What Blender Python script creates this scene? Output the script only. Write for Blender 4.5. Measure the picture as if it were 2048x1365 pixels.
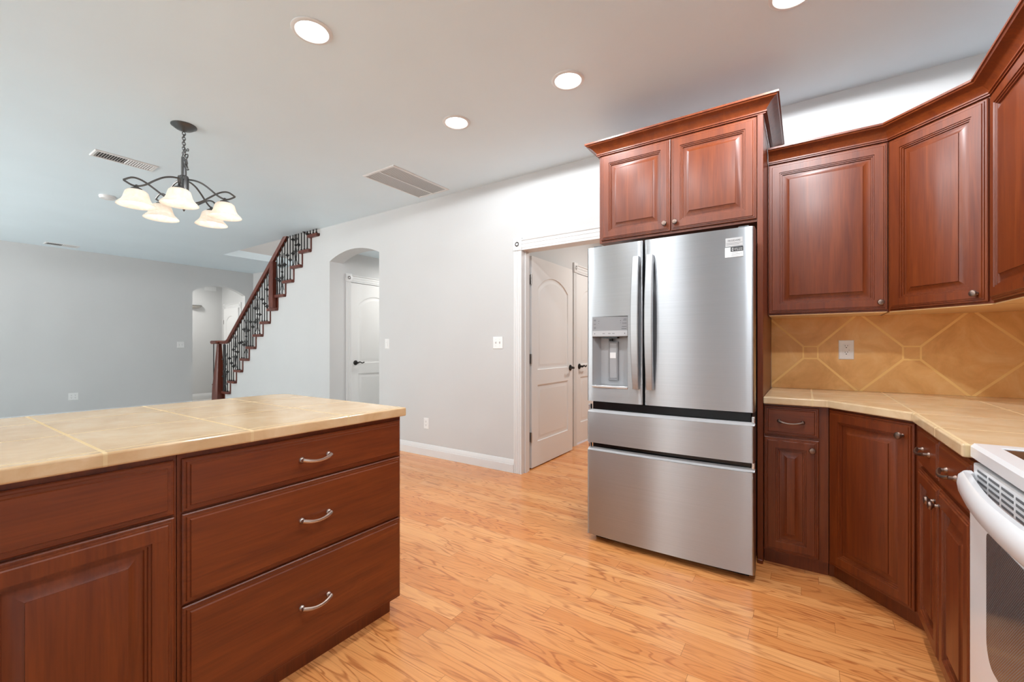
import bpy, math, random
from math import radians as R, sin, cos, pi
from mathutils import Vector, Matrix
random.seed(7)
SC = bpy.context.scene
for o in list(bpy.data.objects): bpy.data.objects.remove(o)
COL = SC.collection

# ------------------------------------------------------------------ camera
cd = bpy.data.cameras.new('camera'); cam = bpy.data.objects.new('camera', cd); COL.objects.link(cam)
cam.location = (0, 0, 1.19); cam.rotation_euler = (R(90), 0, R(34.2))
cd.sensor_width = 36; cd.lens = 866 / 2048 * 36; cd.shift_y = 11.5 / 2048; cd.clip_start = .02
SC.camera = cam

# ------------------------------------------------------------------ world, exposure, added daylight
SC.view_settings.view_transform = 'Standard'; SC.view_settings.look = 'None'
SC.view_settings.gamma = 1.0; SC.view_settings.exposure = 0.14
SC.cycles.max_bounces = 10; SC.cycles.diffuse_bounces = 6; SC.cycles.glossy_bounces = 5
SC.cycles.sample_clamp_indirect = 6.0
w = bpy.data.worlds.new('sky'); SC.world = w; w.use_nodes = True
w.node_tree.nodes['Background'].inputs[0].default_value = (.86, .93, 1, 1)
w.node_tree.nodes['Background'].inputs[1].default_value = 1.2
CZ = 2.79          # ceiling
WY = 3.395         # back wall face
RX = .995          # right wall face
FX = -10.0         # far wall face
BY = -3.8          # wall behind the camera

def area(name, loc, rot, sx, sy, power, col=(1, 1, 1), spread=180, shape='RECTANGLE'):
    l = bpy.data.lights.new(name, 'AREA'); l.shape = shape; l.size = sx
    if shape in ('RECTANGLE', 'ELLIPSE'): l.size_y = sy
    l.energy = power; l.color = col; l.spread = R(spread)
    o = bpy.data.objects.new(name, l); COL.objects.link(o); o.location = loc; o.rotation_euler = rot
    return o
WINX = ((-8.6, 2.0), (-6.0, 2.0), (-3.45, .16), (-2.3, .22))  # unseen rear windows, added to bring in light and reflections
WRY, WRW = -2.3, 1.8      # added unseen opening in the right wall, for fill light
for x, ww in WINX:
    area('window_daylight', (x, BY + .03, 1.55), (R(90 + (42 if ww > 1 else 0)), 0, 0), ww - .06, 1.4, 135 if ww > 1 else 55 * ww, (1, .972, .93), 130 if ww > 1 else 180)  # wide lamps tilt up as ceiling fill, narrow ones streak the refrigerator steel
area('window_daylight', (RX - .03, WRY, 1.55), (R(90 + 50), 0, R(90)), WRW - .1, 1.4, 30, (.95, .98, 1.02), 105)

# ------------------------------------------------------------------ materials
def lin(*c):
    return tuple((v / 255 / 12.92 if v / 255 <= .04045 else ((v / 255 + .055) / 1.055) ** 2.4) for v in c) + (1,)
class NT:
    def __init__(s, name):
        s.m = bpy.data.materials.new(name); s.m.use_nodes = True
        s.t = s.m.node_tree; s.b = s.t.nodes['Principled BSDF']
    def n(s, typ, **kw):
        x = s.t.nodes.new('ShaderNode' + typ)
        for k, v in kw.items(): setattr(x, k, v)
        return x
    def l(s, a, b): s.t.links.new(a, b)
    def put(s, sock, v):
        if isinstance(v, bpy.types.NodeSocket): s.l(v, sock)
        else: sock.default_value = v
    def math(s, op, a, b=0.0, c=0.0):
        x = s.n('Math', operation=op); s.put(x.inputs[0], a); s.put(x.inputs[1], b); s.put(x.inputs[2], c)
        return x.outputs[0]
    def obj(s): return s.n('TexCoord').outputs['Object']
    def sep(s, v):
        x = s.n('SeparateXYZ'); s.l(v, x.inputs[0]); return x.outputs
    def comb(s, a, b, c):
        x = s.n('CombineXYZ')
        for i, v in enumerate((a, b, c)): s.put(x.inputs[i], v)
        return x.outputs[0]
    def scale(s, v, sc):
        x = s.n('Mapping'); x.inputs['Scale'].default_value = sc; s.l(v, x.inputs[0]); return x.outputs[0]
    def noise(s, v, sc=5., det=3., rough=.5, dist=0.):
        x = s.n('TexNoise'); s.l(v, x.inputs['Vector'])
        for k, q in (('Scale', sc), ('Detail', det), ('Roughness', rough), ('Distortion', dist)): x.inputs[k].default_value = q
        return x.outputs[0]
    def ramp(s, f, stops):
        x = s.n('ValToRGB'); s.l(f, x.inputs[0]); e = x.color_ramp.elements
        while len(e) < len(stops): e.new(.5)
        for el, (p, c) in zip(e, stops): el.position = p; el.color = c
        return x.outputs[0]
    def mix(s, f, a, b, mode='MIX'):
        x = s.n('MixRGB', blend_type=mode); s.put(x.inputs[0], f); s.put(x.inputs[1], a); s.put(x.inputs[2], b)
        return x.outputs[0]
    def bump(s, h, st=.2, d=.01):
        x = s.n('Bump'); x.inputs['Strength'].default_value = st; x.inputs['Distance'].default_value = d
        s.l(h, x.inputs['Height']); s.l(x.outputs[0], s.b.inputs['Normal'])
    def set(s, **kw):
        for k, v in kw.items(): s.put(s.b.inputs[k.replace('_', ' ')], v)
        return s.m
def plain(name, c, rough=.5, metal=0., **kw):
    t = NT(name); t.set(Base_Color=c, Roughness=rough, Metallic=metal, **kw)
    n = t.noise(t.obj(), 40, 2); t.bump(n, .03, .002)
    return t.m
def mottled(name, c, rough, bsc=60, bst=.08, amt=.03):
    t = NT(name); v = t.obj(); a = t.noise(v, 1.3, 3)
    c2 = tuple(x * (1 - amt) for x in c[:3]) + (1,)
    t.set(Base_Color=t.ramp(a, [(.35, c2), (.65, c)]), Roughness=rough)
    t.bump(t.noise(v, bsc, 4, .6), bst, .004); return t.m
def cherry(name, horiz):
    t = NT(name); v = t.obj()
    s1 = (2.2, 26, 26) if horiz else (26, 26, 2.2)
    s2 = (6, 160, 160) if horiz else (160, 160, 6)
    big = t.noise(t.scale(v, (1.1, 5, 5) if horiz else (5, 5, 1.1)), 1.0, 3, .5, .6)
    a = t.noise(t.scale(v, s1), 1.0, 4, .55, .8); b = t.noise(t.scale(v, s2), 1.0, 2)
    c = t.ramp(a, [(.3, lin(98, 37, 7)), (.55, lin(120, 52, 10)), (.75, lin(135, 63, 18))])
    c = t.mix(t.math('MULTIPLY', big, .55), c, lin(91, 35, 6))
    c = t.mix(.12, c, t.ramp(b, [(.35, lin(66, 24, 8)), (.6, lin(142, 68, 34))]))
    t.set(Base_Color=c, Roughness=.44, Specular_IOR_Level=.45, Coat_Weight=.3, Coat_Roughness=.3)
    t.bump(b, .02, .001); return t.m
def tile(name, ox, px, oy, py, base, grout, gw=.0045, rough=.17):
    t = NT(name); v = t.obj(); x, y, z = t.sep(v)
    def line(c, o, p):
        q = t.math('PINGPONG', t.math('SUBTRACT', c, o), p / 2)
        return t.math('LESS_THAN', q, gw)
    g = t.math('MAXIMUM', line(x, ox, px), line(y, oy, py))
    n1 = t.noise(v, 7, 5, .6, .6); n2 = t.noise(v, 38, 3, .6)
    n3 = t.noise(t.scale(v, (14, 2.2, 10)), 1, 3, .5, .5)
    c = t.ramp(n1, [(.3, base[0]), (.5, base[1]), (.7, base[2])])
    c = t.mix(t.math('MULTIPLY', n2, .35), c, base[0])
    c = t.mix(t.math('MULTIPLY', n3, .22), c, base[2])
    c = t.mix(g, c, grout)
    t.set(Base_Color=c, Roughness=t.math('ADD', t.math('MULTIPLY', g, .4), rough))
    t.bump(t.math('SUBTRACT', t.math('MULTIPLY', n2, .15), g), .25, .0025); return t.m
def splash():
    t = NT('backsplash_tile'); v = t.obj(); x, y, z = t.sep(v)
    P = .4845; cx, cz = .0225, 1.153
    dx = t.math('SUBTRACT', x, cx); dz = t.math('SUBTRACT', z, cz)
    a = t.math('MULTIPLY', t.math('ADD', dx, dz), .7071); b = t.math('MULTIPLY', t.math('SUBTRACT', dx, dz), .7071)
    p = P * .7071
    la = t.math('PINGPONG', a, p / 2); lb = t.math('PINGPONG', b, p / 2)
    g = t.math('LESS_THAN', t.math('MINIMUM', la, lb), .006)
    # small square insets on the crossings along the middle row
    def inset(ox, oz, h):
        qx = t.math('PINGPONG', t.math('SUBTRACT', dx, ox), P / 2); qz = t.math('PINGPONG', t.math('SUBTRACT', dz, oz), P / 2)
        return t.math('LESS_THAN', t.math('MAXIMUM', qx, qz), h)
    o1 = inset(0, 0, .043)
    i1 = inset(0, 0, .034)
    g = t.math('MULTIPLY', t.math('MAXIMUM', g, o1), t.math('SUBTRACT', 1, i1))
    n1 = t.noise(v, 6, 5, .62, .8); n2 = t.noise(v, 30, 4, .65); n3 = t.noise(v, 11, 2, .5, 2.5)
    c = t.ramp(n1, [(.3, lin(214, 158, 88)), (.52, lin(236, 184, 114)), (.72, lin(245, 204, 140))])
    c = t.mix(t.math('MULTIPLY', n2, .4), c, lin(212, 156, 92))
    vein = t.math('LESS_THAN', t.math('ABSOLUTE', t.math('SUBTRACT', n3, .64)), .006)
    c = t.mix(t.math('MULTIPLY', vein, .3), c, lin(214, 176, 120))
    c = t.mix(g, c, lin(246, 206, 132))
    t.set(Base_Color=c, Roughness=t.math('ADD', t.math('MULTIPLY', g, .3), .38))
    t.bump(t.math('SUBTRACT', t.math('MULTIPLY', n2, .3), g), .25, .003); return t.m
def oak():
    t = NT('oak_floor'); v = t.obj(); x, y, z = t.sep(v); W = .083
    row = t.math('FLOOR', t.math('DIVIDE', y, W))
    wn = t.n('TexWhiteNoise', noise_dimensions='1D'); t.l(row, wn.inputs['W'])
    sh = t.math('MULTIPLY', wn.outputs[0], 7.3); Lp = .95
    xs = t.math('DIVIDE', t.math('ADD', x, sh), Lp); colm = t.math('FLOOR', xs)
    w2 = t.n('TexWhiteNoise', noise_dimensions='2D'); t.l(t.comb(row, colm, 0), w2.inputs['Vector'])
    rnd = w2.outputs[0]; rn2 = t.sep(w2.outputs[1])
    fy = t.math('PINGPONG', y, W / 2); fx = t.math('MULTIPLY', t.math('PINGPONG', xs, .5), Lp)
    seam = t.math('MAXIMUM', t.math('LESS_THAN', fy, .0007), t.math('LESS_THAN', fx, .0008))
    off = t.math('MULTIPLY', rnd, 60); off2 = t.math('MULTIPLY', rn2[1], 30)
    g1 = t.comb(t.math('ADD', t.math('MULTIPLY', x, 1.9), off), t.math('MULTIPLY', t.math('ADD', y, off2), 12.0), off2)
    cath = t.noise(g1, 1.0, 2, .45, .25)
    band = t.math('PINGPONG', t.math('MULTIPLY', cath, t.math('ADD', 14, t.math('MULTIPLY', rn2[0], 10))), 1.0)
    nb = t.noise(t.comb(t.math('ADD', t.math('MULTIPLY', x, 7), off), t.math('MULTIPLY', y, 90), off2), 1.0, 3, .6)
    br = t.noise(t.comb(t.math('ADD', t.math('MULTIPLY', x, 2.2), off2), t.math('MULTIPLY', y, 7), off), 1.0, 2)
    dark = t.ramp(band, [(0., (1, 1, 1, 1)), (.15, (.8, .8, .8, 1)), (.42, (0, 0, 0, 1))])
    dark = t.math('MULTIPLY', dark, t.math('MULTIPLY', t.ramp(nb, [(.34, (.3, .3, .3, 1)), (.54, (1, 1, 1, 1))]), t.ramp(br, [(.36, (.25, .25, .25, 1)), (.54, (1, 1, 1, 1))])))
    c = t.ramp(rnd, [(0., lin(242, 174, 110)), (.5, lin(236, 162, 96)), (1., lin(224, 144, 80))])
    fine = t.noise(t.comb(t.math('ADD', t.math('MULTIPLY', x, 3), off), t.math('MULTIPLY', y, 160), off), 1.0, 2)
    c = t.mix(t.math('MULTIPLY', t.ramp(fine, [(.45, (0, 0, 0, 1)), (.7, (1, 1, 1, 1))]), .28), c, lin(190, 110, 58))
    c = t.mix(t.math('MULTIPLY', dark, .74), c, lin(164, 82, 38))
    c = t.mix(t.math('MULTIPLY', seam, .6), c, lin(120, 60, 28))
    t.set(Base_Color=c, Roughness=.24, Specular_IOR_Level=.45, Coat_Weight=.15, Coat_Roughness=.12)
    t.bump(t.math('SUBTRACT', t.math('MULTIPLY', nb, .1), seam), .1, .001); return t.m
def steel(name, base, rough, aniso, tang, sc=(1.2, 1.2, 420)):
    t = NT(name); v = t.obj(); n = t.noise(t.scale(v, sc), 1.0, 3, .6)
    t.set(Base_Color=t.ramp(n, [(.3, tuple(b * .9 for b in base) + (1,)), (.7, base + (1,))]), Metallic=1.0,
          Roughness=t.math('ADD', t.math('MULTIPLY', n, .05), rough), Anisotropic=aniso)
    if aniso: t.l(t.comb(*tang), t.b.inputs['Tangent'])
    t.bump(n, .015, .0006)
    return t.m
def glow(name, c, st):
    t = NT(name); v = t.obj(); n = t.noise(v, 6, 1)
    t.set(Base_Color=(.9, .9, .9, 1), Emission_Color=t.ramp(n, [(0, c), (1, c)]), Emission_Strength=st); return t.m
def shade_glass():
    t = NT('alabaster_glass'); v = t.obj(); n = t.noise(v, 16, 4, .6, 1.2)
    c = t.ramp(n, [(.35, (.95, .86, .76, 1)), (.65, (1, .97, .92, 1))])
    tr = t.n('BsdfTranslucent'); t.l(c, tr.inputs[0]); t.set(Base_Color=c, Roughness=.3)
    ms = t.n('MixShader'); ms.inputs[0].default_value = .45
    t.l(t.b.outputs[0], ms.inputs[1]); t.l(tr.outputs[0], ms.inputs[2])
    t.l(ms.outputs[0], t.t.nodes['Material Output'].inputs[0]); return t.m
def oven_window():
    t = NT('oven_window_glass'); x, y, z = t.sep(t.obj())
    p = .0036
    a = t.math('PINGPONG', t.math('ADD', x, z), p); b = t.math('PINGPONG', t.math('SUBTRACT', x, z), p)
    d = t.math('LESS_THAN', t.math('ADD', a, b), p * .85)
    t.set(Base_Color=t.mix(d, lin(78, 78, 78), lin(112, 112, 112)), Roughness=.12); return t.m

M = dict(
    wall=mottled('white_wall_paint', (.635, .635, .63, 1), .55, 90, .10),
    ceil=mottled('ceiling_paint', (.775, .885, .945, 1), .42, 14, .10),  # cool tint in the colour cancels warm light bounced off the floor
    trim=plain('white_trim_paint', (.76, .76, .755, 1), .32),
    door=plain('white_door_paint', (.80, .80, .79, 1), .38),
    floor=oak(), carpet=mottled('grey_carpet', lin(196, 194, 190), .95, 300, .4), ptile=mottled('pale_floor_tile', lin(214, 214, 212), .4),
    cv=cherry('cherry_upright_grain', False), ch=cherry('cherry_level_grain', True),
    maple=mottled('maple_underside', lin(226, 190, 140), .5),
    tile_i=tile('island_tile', -1.89, .37, .332, .3565, (lin(198, 160, 114), lin(216, 183, 140), lin(229, 203, 166)), lin(214, 186, 138)),
    tile_r=tile('corner_counter_tile', .027, .345, 2.02, .365, (lin(206, 172, 128), lin(224, 196, 156), lin(236, 214, 180)), lin(222, 196, 150)),
    splash=splash(),
    steel=steel('brushed_steel', (.50, .52, .54), .34, .95, (0, 0, 1)),
    steel2=steel('steel_handle', (.60, .61, .62), .38, .0, (0, 0, 1)),
    steel_b=steel('bright_steel', (.85, .85, .86), .25, .0, (0, 0, 1)),
    dgrey=plain('dark_grey_case', lin(62, 64, 66), .45), black=plain('black_plastic', lin(18, 18, 20), .22),
    grey=plain('grey_plastic', lin(150, 150, 152), .35), lgrey=plain('pale_grey_plastic', lin(190, 190, 192), .3),
    mgrey=plain('mid_grey_plastic', lin(168, 168, 170), .35),
    ink=plain('grey_ink', lin(80, 80, 82), .5), label=plain('silver_label', lin(196, 196, 196), .4),
    lip=plain('silver_lip', lin(224, 224, 225), .3), lwhite=plain('white_label', lin(240, 240, 240), .5), lblack=plain('black_label', lin(30, 30, 32), .45),
    bronze=steel('antique_bronze', (.27, .19, .155), .34, .0, (0, 0, 1), (20, 20, 20)),
    nickel=steel('brushed_nickel', (.55, .45, .39), .3, .0, (0, 0, 1), (20, 20, 20)),
    dark=plain('oil_rubbed_bronze', lin(38, 34, 32), .36, .5),
    pewter=steel('chandelier_pewter', (.15, .15, .15), .34, .0, (0, 0, 1), (20, 20, 20)),
    iron=plain('wrought_iron', lin(26, 24, 24), .45, .3),
    maho=cherry('mahogany', False), white=plain('white_enamel', (.82, .82, .83, 1), .16),
    plate=plain('white_plate', (.84, .84, .83, 1), .3), vslot=plain('grey_slot', lin(96, 96, 98), .6), slot=plain('dark_slot', lin(30, 30, 30), .6),
    ventpale=plain('vent_filter', lin(176, 176, 174), .8), ventin=plain('vent_inside', lin(70, 70, 70), .8), cook=plain('black_cooktop_glass', lin(42, 43, 46), .12),
    owin=oven_window(), can=glow('lamp_lens', (1, .975, .93, 1), 9.0), bulb=glow('bulb_glow', (1, .96, .9, 1), 1.7),
    shade=shade_glass(), glassw=plain('window_glass', (.9, .95, 1, 1), .02, Transmission_Weight=1.0),
    hinge=steel('hinge_metal', (.4, .38, .36), .35, 0, (0, 0, 1)))
# mahogany is redder and darker than the kitchen cherry
for nd in M['maho'].node_tree.nodes:
    if nd.type == 'VALTORGB':
        for el in nd.color_ramp.elements:
            c = el.color; el.color = (c[0] * .62, c[1] * .5, c[2] * 1.2, 1)

# ------------------------------------------------------------------ mesh helpers
class MB:
    def __init__(s): s.v = []; s.f = []
    def add(s, vs, fs):
        b = len(s.v); s.v += [tuple(p) for p in vs]; s.f += [tuple(i + b for i in f) for f in fs]; return s
    def box(s, x0, x1, y0, y1, z0, z1):
        x0, x1 = min(x0, x1), max(x0, x1); y0, y1 = min(y0, y1), max(y0, y1); z0, z1 = min(z0, z1), max(z0, z1)
        return s.add([(x0, y0, z0), (x1, y0, z0), (x1, y1, z0), (x0, y1, z0), (x0, y0, z1), (x1, y0, z1), (x1, y1, z1), (x0, y1, z1)],
                     [(0, 3, 2, 1), (4, 5, 6, 7), (0, 1, 5, 4), (1, 2, 6, 5), (2, 3, 7, 6), (3, 0, 4, 7)])
    def prism(s, poly, axis, a, b):
        """poly in the two other axes (x,y for z / x,z for y / y,z for x), extruded along axis from a to b"""
        def P(p, t): return {'z': (p[0], p[1], t), 'y': (p[0], t, p[1]), 'x': (t, p[0], p[1])}[axis]
        n = len(poly); vs = [P(p, a) for p in poly] + [P(p, b) for p in poly]
        return s.add(vs, [tuple(range(n)), tuple(range(2 * n - 1, n - 1, -1))] + [(i, i + n, (i + 1) % n + n, (i + 1) % n) for i in range(n)])
    def loft(s, rings, cap0=False, cap1=True, closed=True):
        n = len(rings[0]); vs = [p for r in rings for p in r]; fs = []
        for k in range(len(rings) - 1):
            for i in range(n if closed else n - 1):
                j = (i + 1) % n; fs.append((k * n + i, k * n + j, (k + 1) * n + j, (k + 1) * n + i))
        if cap0: fs.append(tuple(range(n - 1, -1, -1)))
        if cap1: fs.append(tuple((len(rings) - 1) * n + i for i in range(n)))
        return s.add(vs, fs)
    def rect(s, x0, x1, z0, z1, prof, y=0.0):
        """mitred rectangular mouldings facing -y: prof = [(inset, out)...]"""
        return s.loft([[(x0 + i, y - o, z0 + i), (x1 - i, y - o, z0 + i), (x1 - i, y - o, z1 - i), (x0 + i, y - o, z1 - i)] for i, o in prof])
    def lathe(s, prof, n=24, axis='z', c=(0, 0, 0), cap0=True, cap1=True):
        rings = []
        for r, h in prof:
            ring = []
            for i in range(n):
                a = 2 * pi * i / n; p = (r * cos(a), r * sin(a), h)
                if axis == 'y': p = (p[0], p[2], -p[1])
                if axis == 'x': p = (p[2], p[0], p[1])
                ring.append((p[0] + c[0], p[1] + c[1], p[2] + c[2]))
            rings.append(ring)
        return s.loft(rings, cap0, cap1)
    def tube(s, pts, r, n=8, flat=None):
        pts = [Vector(p) for p in pts]; rings = []; prev = None
        rr = r if isinstance(r, (list, tuple)) else [r] * len(pts)
        for i, p in enumerate(pts):
            d = (pts[min(i + 1, len(pts) - 1)] - pts[max(i - 1, 0)]).normalized()
            if prev is None:
                u = d.cross(Vector((0, 0, 1)) if abs(d.z) < .9 else Vector((1, 0, 0))).normalized()
            else: u = (prev - d * prev.dot(d)).normalized()
            prev = u; q = d.cross(u)
            a, b = (rr[i], rr[i]) if flat is None else flat
            rings.append([tuple(p + u * (a * cos(2 * pi * k / n)) + q * (b * sin(2 * pi * k / n))) for k in range(n)])
        return s.loft(rings, True, True)
    def sphere(s, c, r, n=14, m=8, sz=1.0):
        return s.lathe([(r * sin(pi * (i + .02) / (m + .04)), -r * sz * cos(pi * (i + .02) / (m + .04))) for i in range(m + 1)], n, 'z', c)
    def sweep(s, prof, path, cap=True):
        """moulding: prof = [(out, z)], path = xy points; out is to the right of travel"""
        rings = []; P = [Vector(p) for p in path]
        for i, p in enumerate(P):
            ns = []
            if i > 0: d = (P[i] - P[i - 1]).normalized(); ns.append(Vector((d.y, -d.x)))
            if i < len(P) - 1: d = (P[i + 1] - P[i]).normalized(); ns.append(Vector((d.y, -d.x)))
            if len(ns) == 2:
                m = (ns[0] + ns[1]).normalized(); m = m / max(.2, m.dot(ns[0]))
            else: m = ns[0]
            rings.append([(p.x + m.x * o, p.y + m.y * o, z) for o, z in prof])
        return s.loft(rings, cap, cap)
    def xf(s, mat):
        s.v = [tuple(mat @ Vector(p)) for p in s.v]; return s
    def build(s, name, mat, parent=None, loc=None, rotz=0, bevel=0, seg=2, smooth=35):
        me = bpy.data.meshes.new(name); me.from_pydata(s.v, [], s.f); me.update()
        import bmesh
        bm = bmesh.new(); bm.from_mesh(me); bmesh.ops.recalc_face_normals(bm, faces=bm.faces); bm.to_mesh(me); bm.free()
        me.materials.append(M[mat])
        if smooth: me.shade_smooth(); me.set_sharp_from_angle(angle=R(smooth))
        o = bpy.data.objects.new(name, me); COL.objects.link(o)
        if parent: o.parent = parent
        if loc: o.location = loc
        if rotz: o.rotation_euler.z = rotz
        if bevel:
            b = o.modifiers.new('bevel', 'BEVEL'); b.width = bevel; b.segments = seg; b.limit_method = 'ANGLE'; b.angle_limit = R(40)
            b.harden_normals = False
        return o
def bx(*a): return MB().box(*a)
def thing(name, label, cat, loc=(0, 0, 0), rotz=0, group=None):
    o = bpy.data.objects.new(name, None); COL.objects.link(o); o.empty_display_size = .1
    o.location = loc; o.rotation_euler.z = rotz; return tag(o, label, cat, group)
def tag(o, label, cat, group=None):
    o['label'] = label; o['category'] = cat
    if group: o['group'] = group
    return o
def struct(o): o['kind'] = 'structure'; return o
def copy_tree(o, parent=None):
    c = o.copy(); COL.objects.link(c)
    if parent is not None: c.parent = parent
    for ch in list(o.children): copy_tree(ch, c)
    return c
def text(body, size, mat, parent, loc, rot, name, align='LEFT', depth=.0002, sx=1.0):
    cu = bpy.data.curves.new(name, 'FONT'); cu.body = body; cu.size = size; cu.extrude = depth; cu.align_x = align; cu.resolution_u = 2
    tmp = bpy.data.objects.new(name + '_tmp', cu); COL.objects.link(tmp)
    dg = bpy.context.evaluated_depsgraph_get(); me = bpy.data.meshes.new_from_object(tmp.evaluated_get(dg))
    bpy.data.objects.remove(tmp); me.materials.clear(); me.materials.append(M[mat])
    o = bpy.data.objects.new(name, me); COL.objects.link(o); o.parent = parent; o.location = loc; o.rotation_euler = rot; o.scale = (sx, 1, 1)
    return o

# ================================================================== the room shell
struct(bx(-3.95, RX + .1, -.5, 6.6, -.1, 0).build('floor', 'floor', smooth=0))
struct(bx(-3.95, RX + .1, BY - .1, -.502, -.1, 0).build('floor_tile', 'ptile', smooth=0))  # unseen pale floor added to bounce neutral light
struct(bx(-11.6, -3.952, BY - .1, 6.6, -.1, -.001).build('floor_carpet', 'carpet', smooth=0))
OX0, OX1, SWY = -8.364, -5.46, 4.65            # stair opening in the ceiling, back of the stairwell
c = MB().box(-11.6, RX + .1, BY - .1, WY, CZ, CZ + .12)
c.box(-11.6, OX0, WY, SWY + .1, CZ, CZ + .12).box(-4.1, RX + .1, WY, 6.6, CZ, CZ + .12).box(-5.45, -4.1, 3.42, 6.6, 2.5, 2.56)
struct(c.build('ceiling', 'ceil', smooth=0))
def arch_pts(a, b, z0, z1, n=16):
    """circular segment between (a,z0) and (b,z0) with crown at z1"""
    h = z1 - z0; hw = (b - a) / 2; r = (hw * hw + h * h) / (2 * h); cx = (a + b) / 2; cz = z1 - r
    t0 = math.asin(hw / r)
    return [(cx + r * sin(-t0 + 2 * t0 * i / n), cz + r * cos(-t0 + 2 * t0 * i / n)) for i in range(n + 1)]
def arched_lintel(mb, a, b, z0, z1, top, axis, y0, y1):
    p = arch_pts(a, b, z0, z1)
    for i in range(len(p) - 1):
        mb.prism([p[i], p[i + 1], (p[i + 1][0], top), (p[i][0], top)], axis, y0, y1)
# --- back wall: string wall under the stairs, arch, pantry opening
T0, RISE, RUN, XN0 = 2.733, .1924, .2197, -5.70
AX0, AX1 = -5.235, -4.231
PX0, PX1, PZ = -2.193, -1.28, 2.09
wb = MB()
for k in range(0, 14):
    z = T0 - RISE * k - .035; x0 = XN0 - RUN * k + .035
    x1 = x0 + RUN if k else OX1
    wb.box(x0, x1, WY, WY + .1, 0, z)
wb.box(OX1, AX0, WY, WY + .2, 0, CZ)
arched_lintel(wb, AX0, AX1, 2.325, 2.43, CZ, 'y', WY, WY + .2)
wb.box(AX1, PX0 - .02, WY, WY + .14, 0, CZ).box(PX0 - .02, PX1 + .02, WY, WY + .14, PZ + .02, CZ).box(PX1 + .02, RX + .1, WY, WY + .14, 0, CZ)
struct(wb.build('wall_back', 'wall', smooth=0))
# --- far wall with arch
FA0, FA1 = 3.517, 4.482
wf = MB().box(FX - .13, FX, BY, FA0, 0, CZ).box(FX - .13, FX, FA1, SWY + .1, 0, CZ)
arched_lintel(wf, FA0, FA1, 2.285, 2.438, CZ, 'x', FX - .13, FX)
struct(wf.build('wall_left', 'wall', smooth=0))
struct(MB().box(-11.5, -11.4, 2.4, SWY + .1, 0, CZ).build('wall_hall', 'wall', smooth=0))
struct(bx(-11.4, FX - .131, 2.3, 2.4, 0, CZ).build('wall_hall_end', 'wall', smooth=0))
struct(bx(-11.4, FX - .131, 4.6, 4.7, 0, CZ).build('wall_hall_side', 'wall', smooth=0))
# --- stairwell
st = MB().box(FX, -5.352, SWY, SWY + .1, 0, 5.3)
st.box(OX0 - .1, OX0, WY, SWY, CZ + .12, 5.3).box(OX1, OX1 + .1, WY + .2, SWY, 0, 5.3).box(OX1, OX1 + .1, WY, WY + .2, CZ + .001, 5.3)
st.box(OX0 - .1, OX1 + .1, WY - .1, WY, CZ + .12, 5.3).box(OX0 - .1, OX1 + .1, WY - .1, SWY + .1, 5.3, 5.4)
struct(st.build('wall_stairwell', 'wall', smooth=0))
# --- right and rear walls, unseen windows added for fill light
wq = MB().box(RX, RX + .1, BY, WRY - WRW / 2, 0, CZ).box(RX, RX + .1, WRY + WRW / 2, WY, 0, CZ).box(RX, RX + .1, WRY - WRW / 2, WRY + WRW / 2, 0, .8).box(RX, RX + .1, WRY - WRW / 2, WRY + WRW / 2, 2.3, CZ)
struct(wq.build('wall_right', 'wall', smooth=0))
wr = MB(); xx = -11.5
for x, ww in WINX:
    wr.box(xx, x - ww / 2, BY - .12, BY, 0, CZ).box(x - ww / 2, x + ww / 2, BY - .12, BY, 0, .8).box(x - ww / 2, x + ww / 2, BY - .12, BY, 2.3, CZ); xx = x + ww / 2
wr.box(xx, RX + .1, BY - .12, BY, 0, CZ)
struct(wr.build('wall_rear', 'wall', smooth=0))
for i, (x, y, ww, rz) in enumerate([(a, BY, b, 0) for a, b in WINX] + [(RX, WRY, WRW, R(90))]):
    e = bpy.data.objects.new('window_%d' % (i + 1), None); COL.objects.link(e); e.location = (x, y, .8); e.rotation_euler.z = rz; struct(e)
    h = ww / 2
    f = MB().rect(-h - .08, h + .08, -.08, 1.58, [(0, 0), (0, .02), (.08, .02), (.08, -.1)])
    f.f = f.f[:-1]
    f.xf(Matrix.Rotation(pi, 4, 'Z')).build('window_frame', 'trim', e)
    bx(-.02, .02, -.08, -.04, 0, 1.5).build('mullion', 'trim', e)
    bx(-h, h, -.07, -.064, 0, 1.5).build('window_glass', 'glassw', e)
# --- hall beyond the arch, pantry
HX = -5.25
hl = MB().box(HX - .1, HX, WY + .2, 3.73, 0, 2.5).box(HX - .1, HX, 3.73, 4.55, 2.10, 2.5).box(HX - .1, HX, 4.55, 6.5, 0, 2.5)
hl.box(-5.45, -4.1, 6.5, 6.6, 0, CZ).box(-4.1, -4.0, WY + .14, 6.5, 0, CZ)
struct(hl.build('wall_passage', 'wall', smooth=0))
PWX = -2.30
pl = MB().box(PWX - .1, PWX, WY + .14, 4.76, 0, CZ).box(PWX - .1, PWX, 4.76, 5.53, 2.10, CZ).box(PWX - .1, PWX, 5.53, 6.5, 0, CZ)
pl.box(PWX - .1, .5, 6.5, 6.6, 0, CZ).box(.5, .6, WY + .14, 6.6, 0, CZ)
struct(pl.build('wall_pantry', 'wall', smooth=0))

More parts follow.
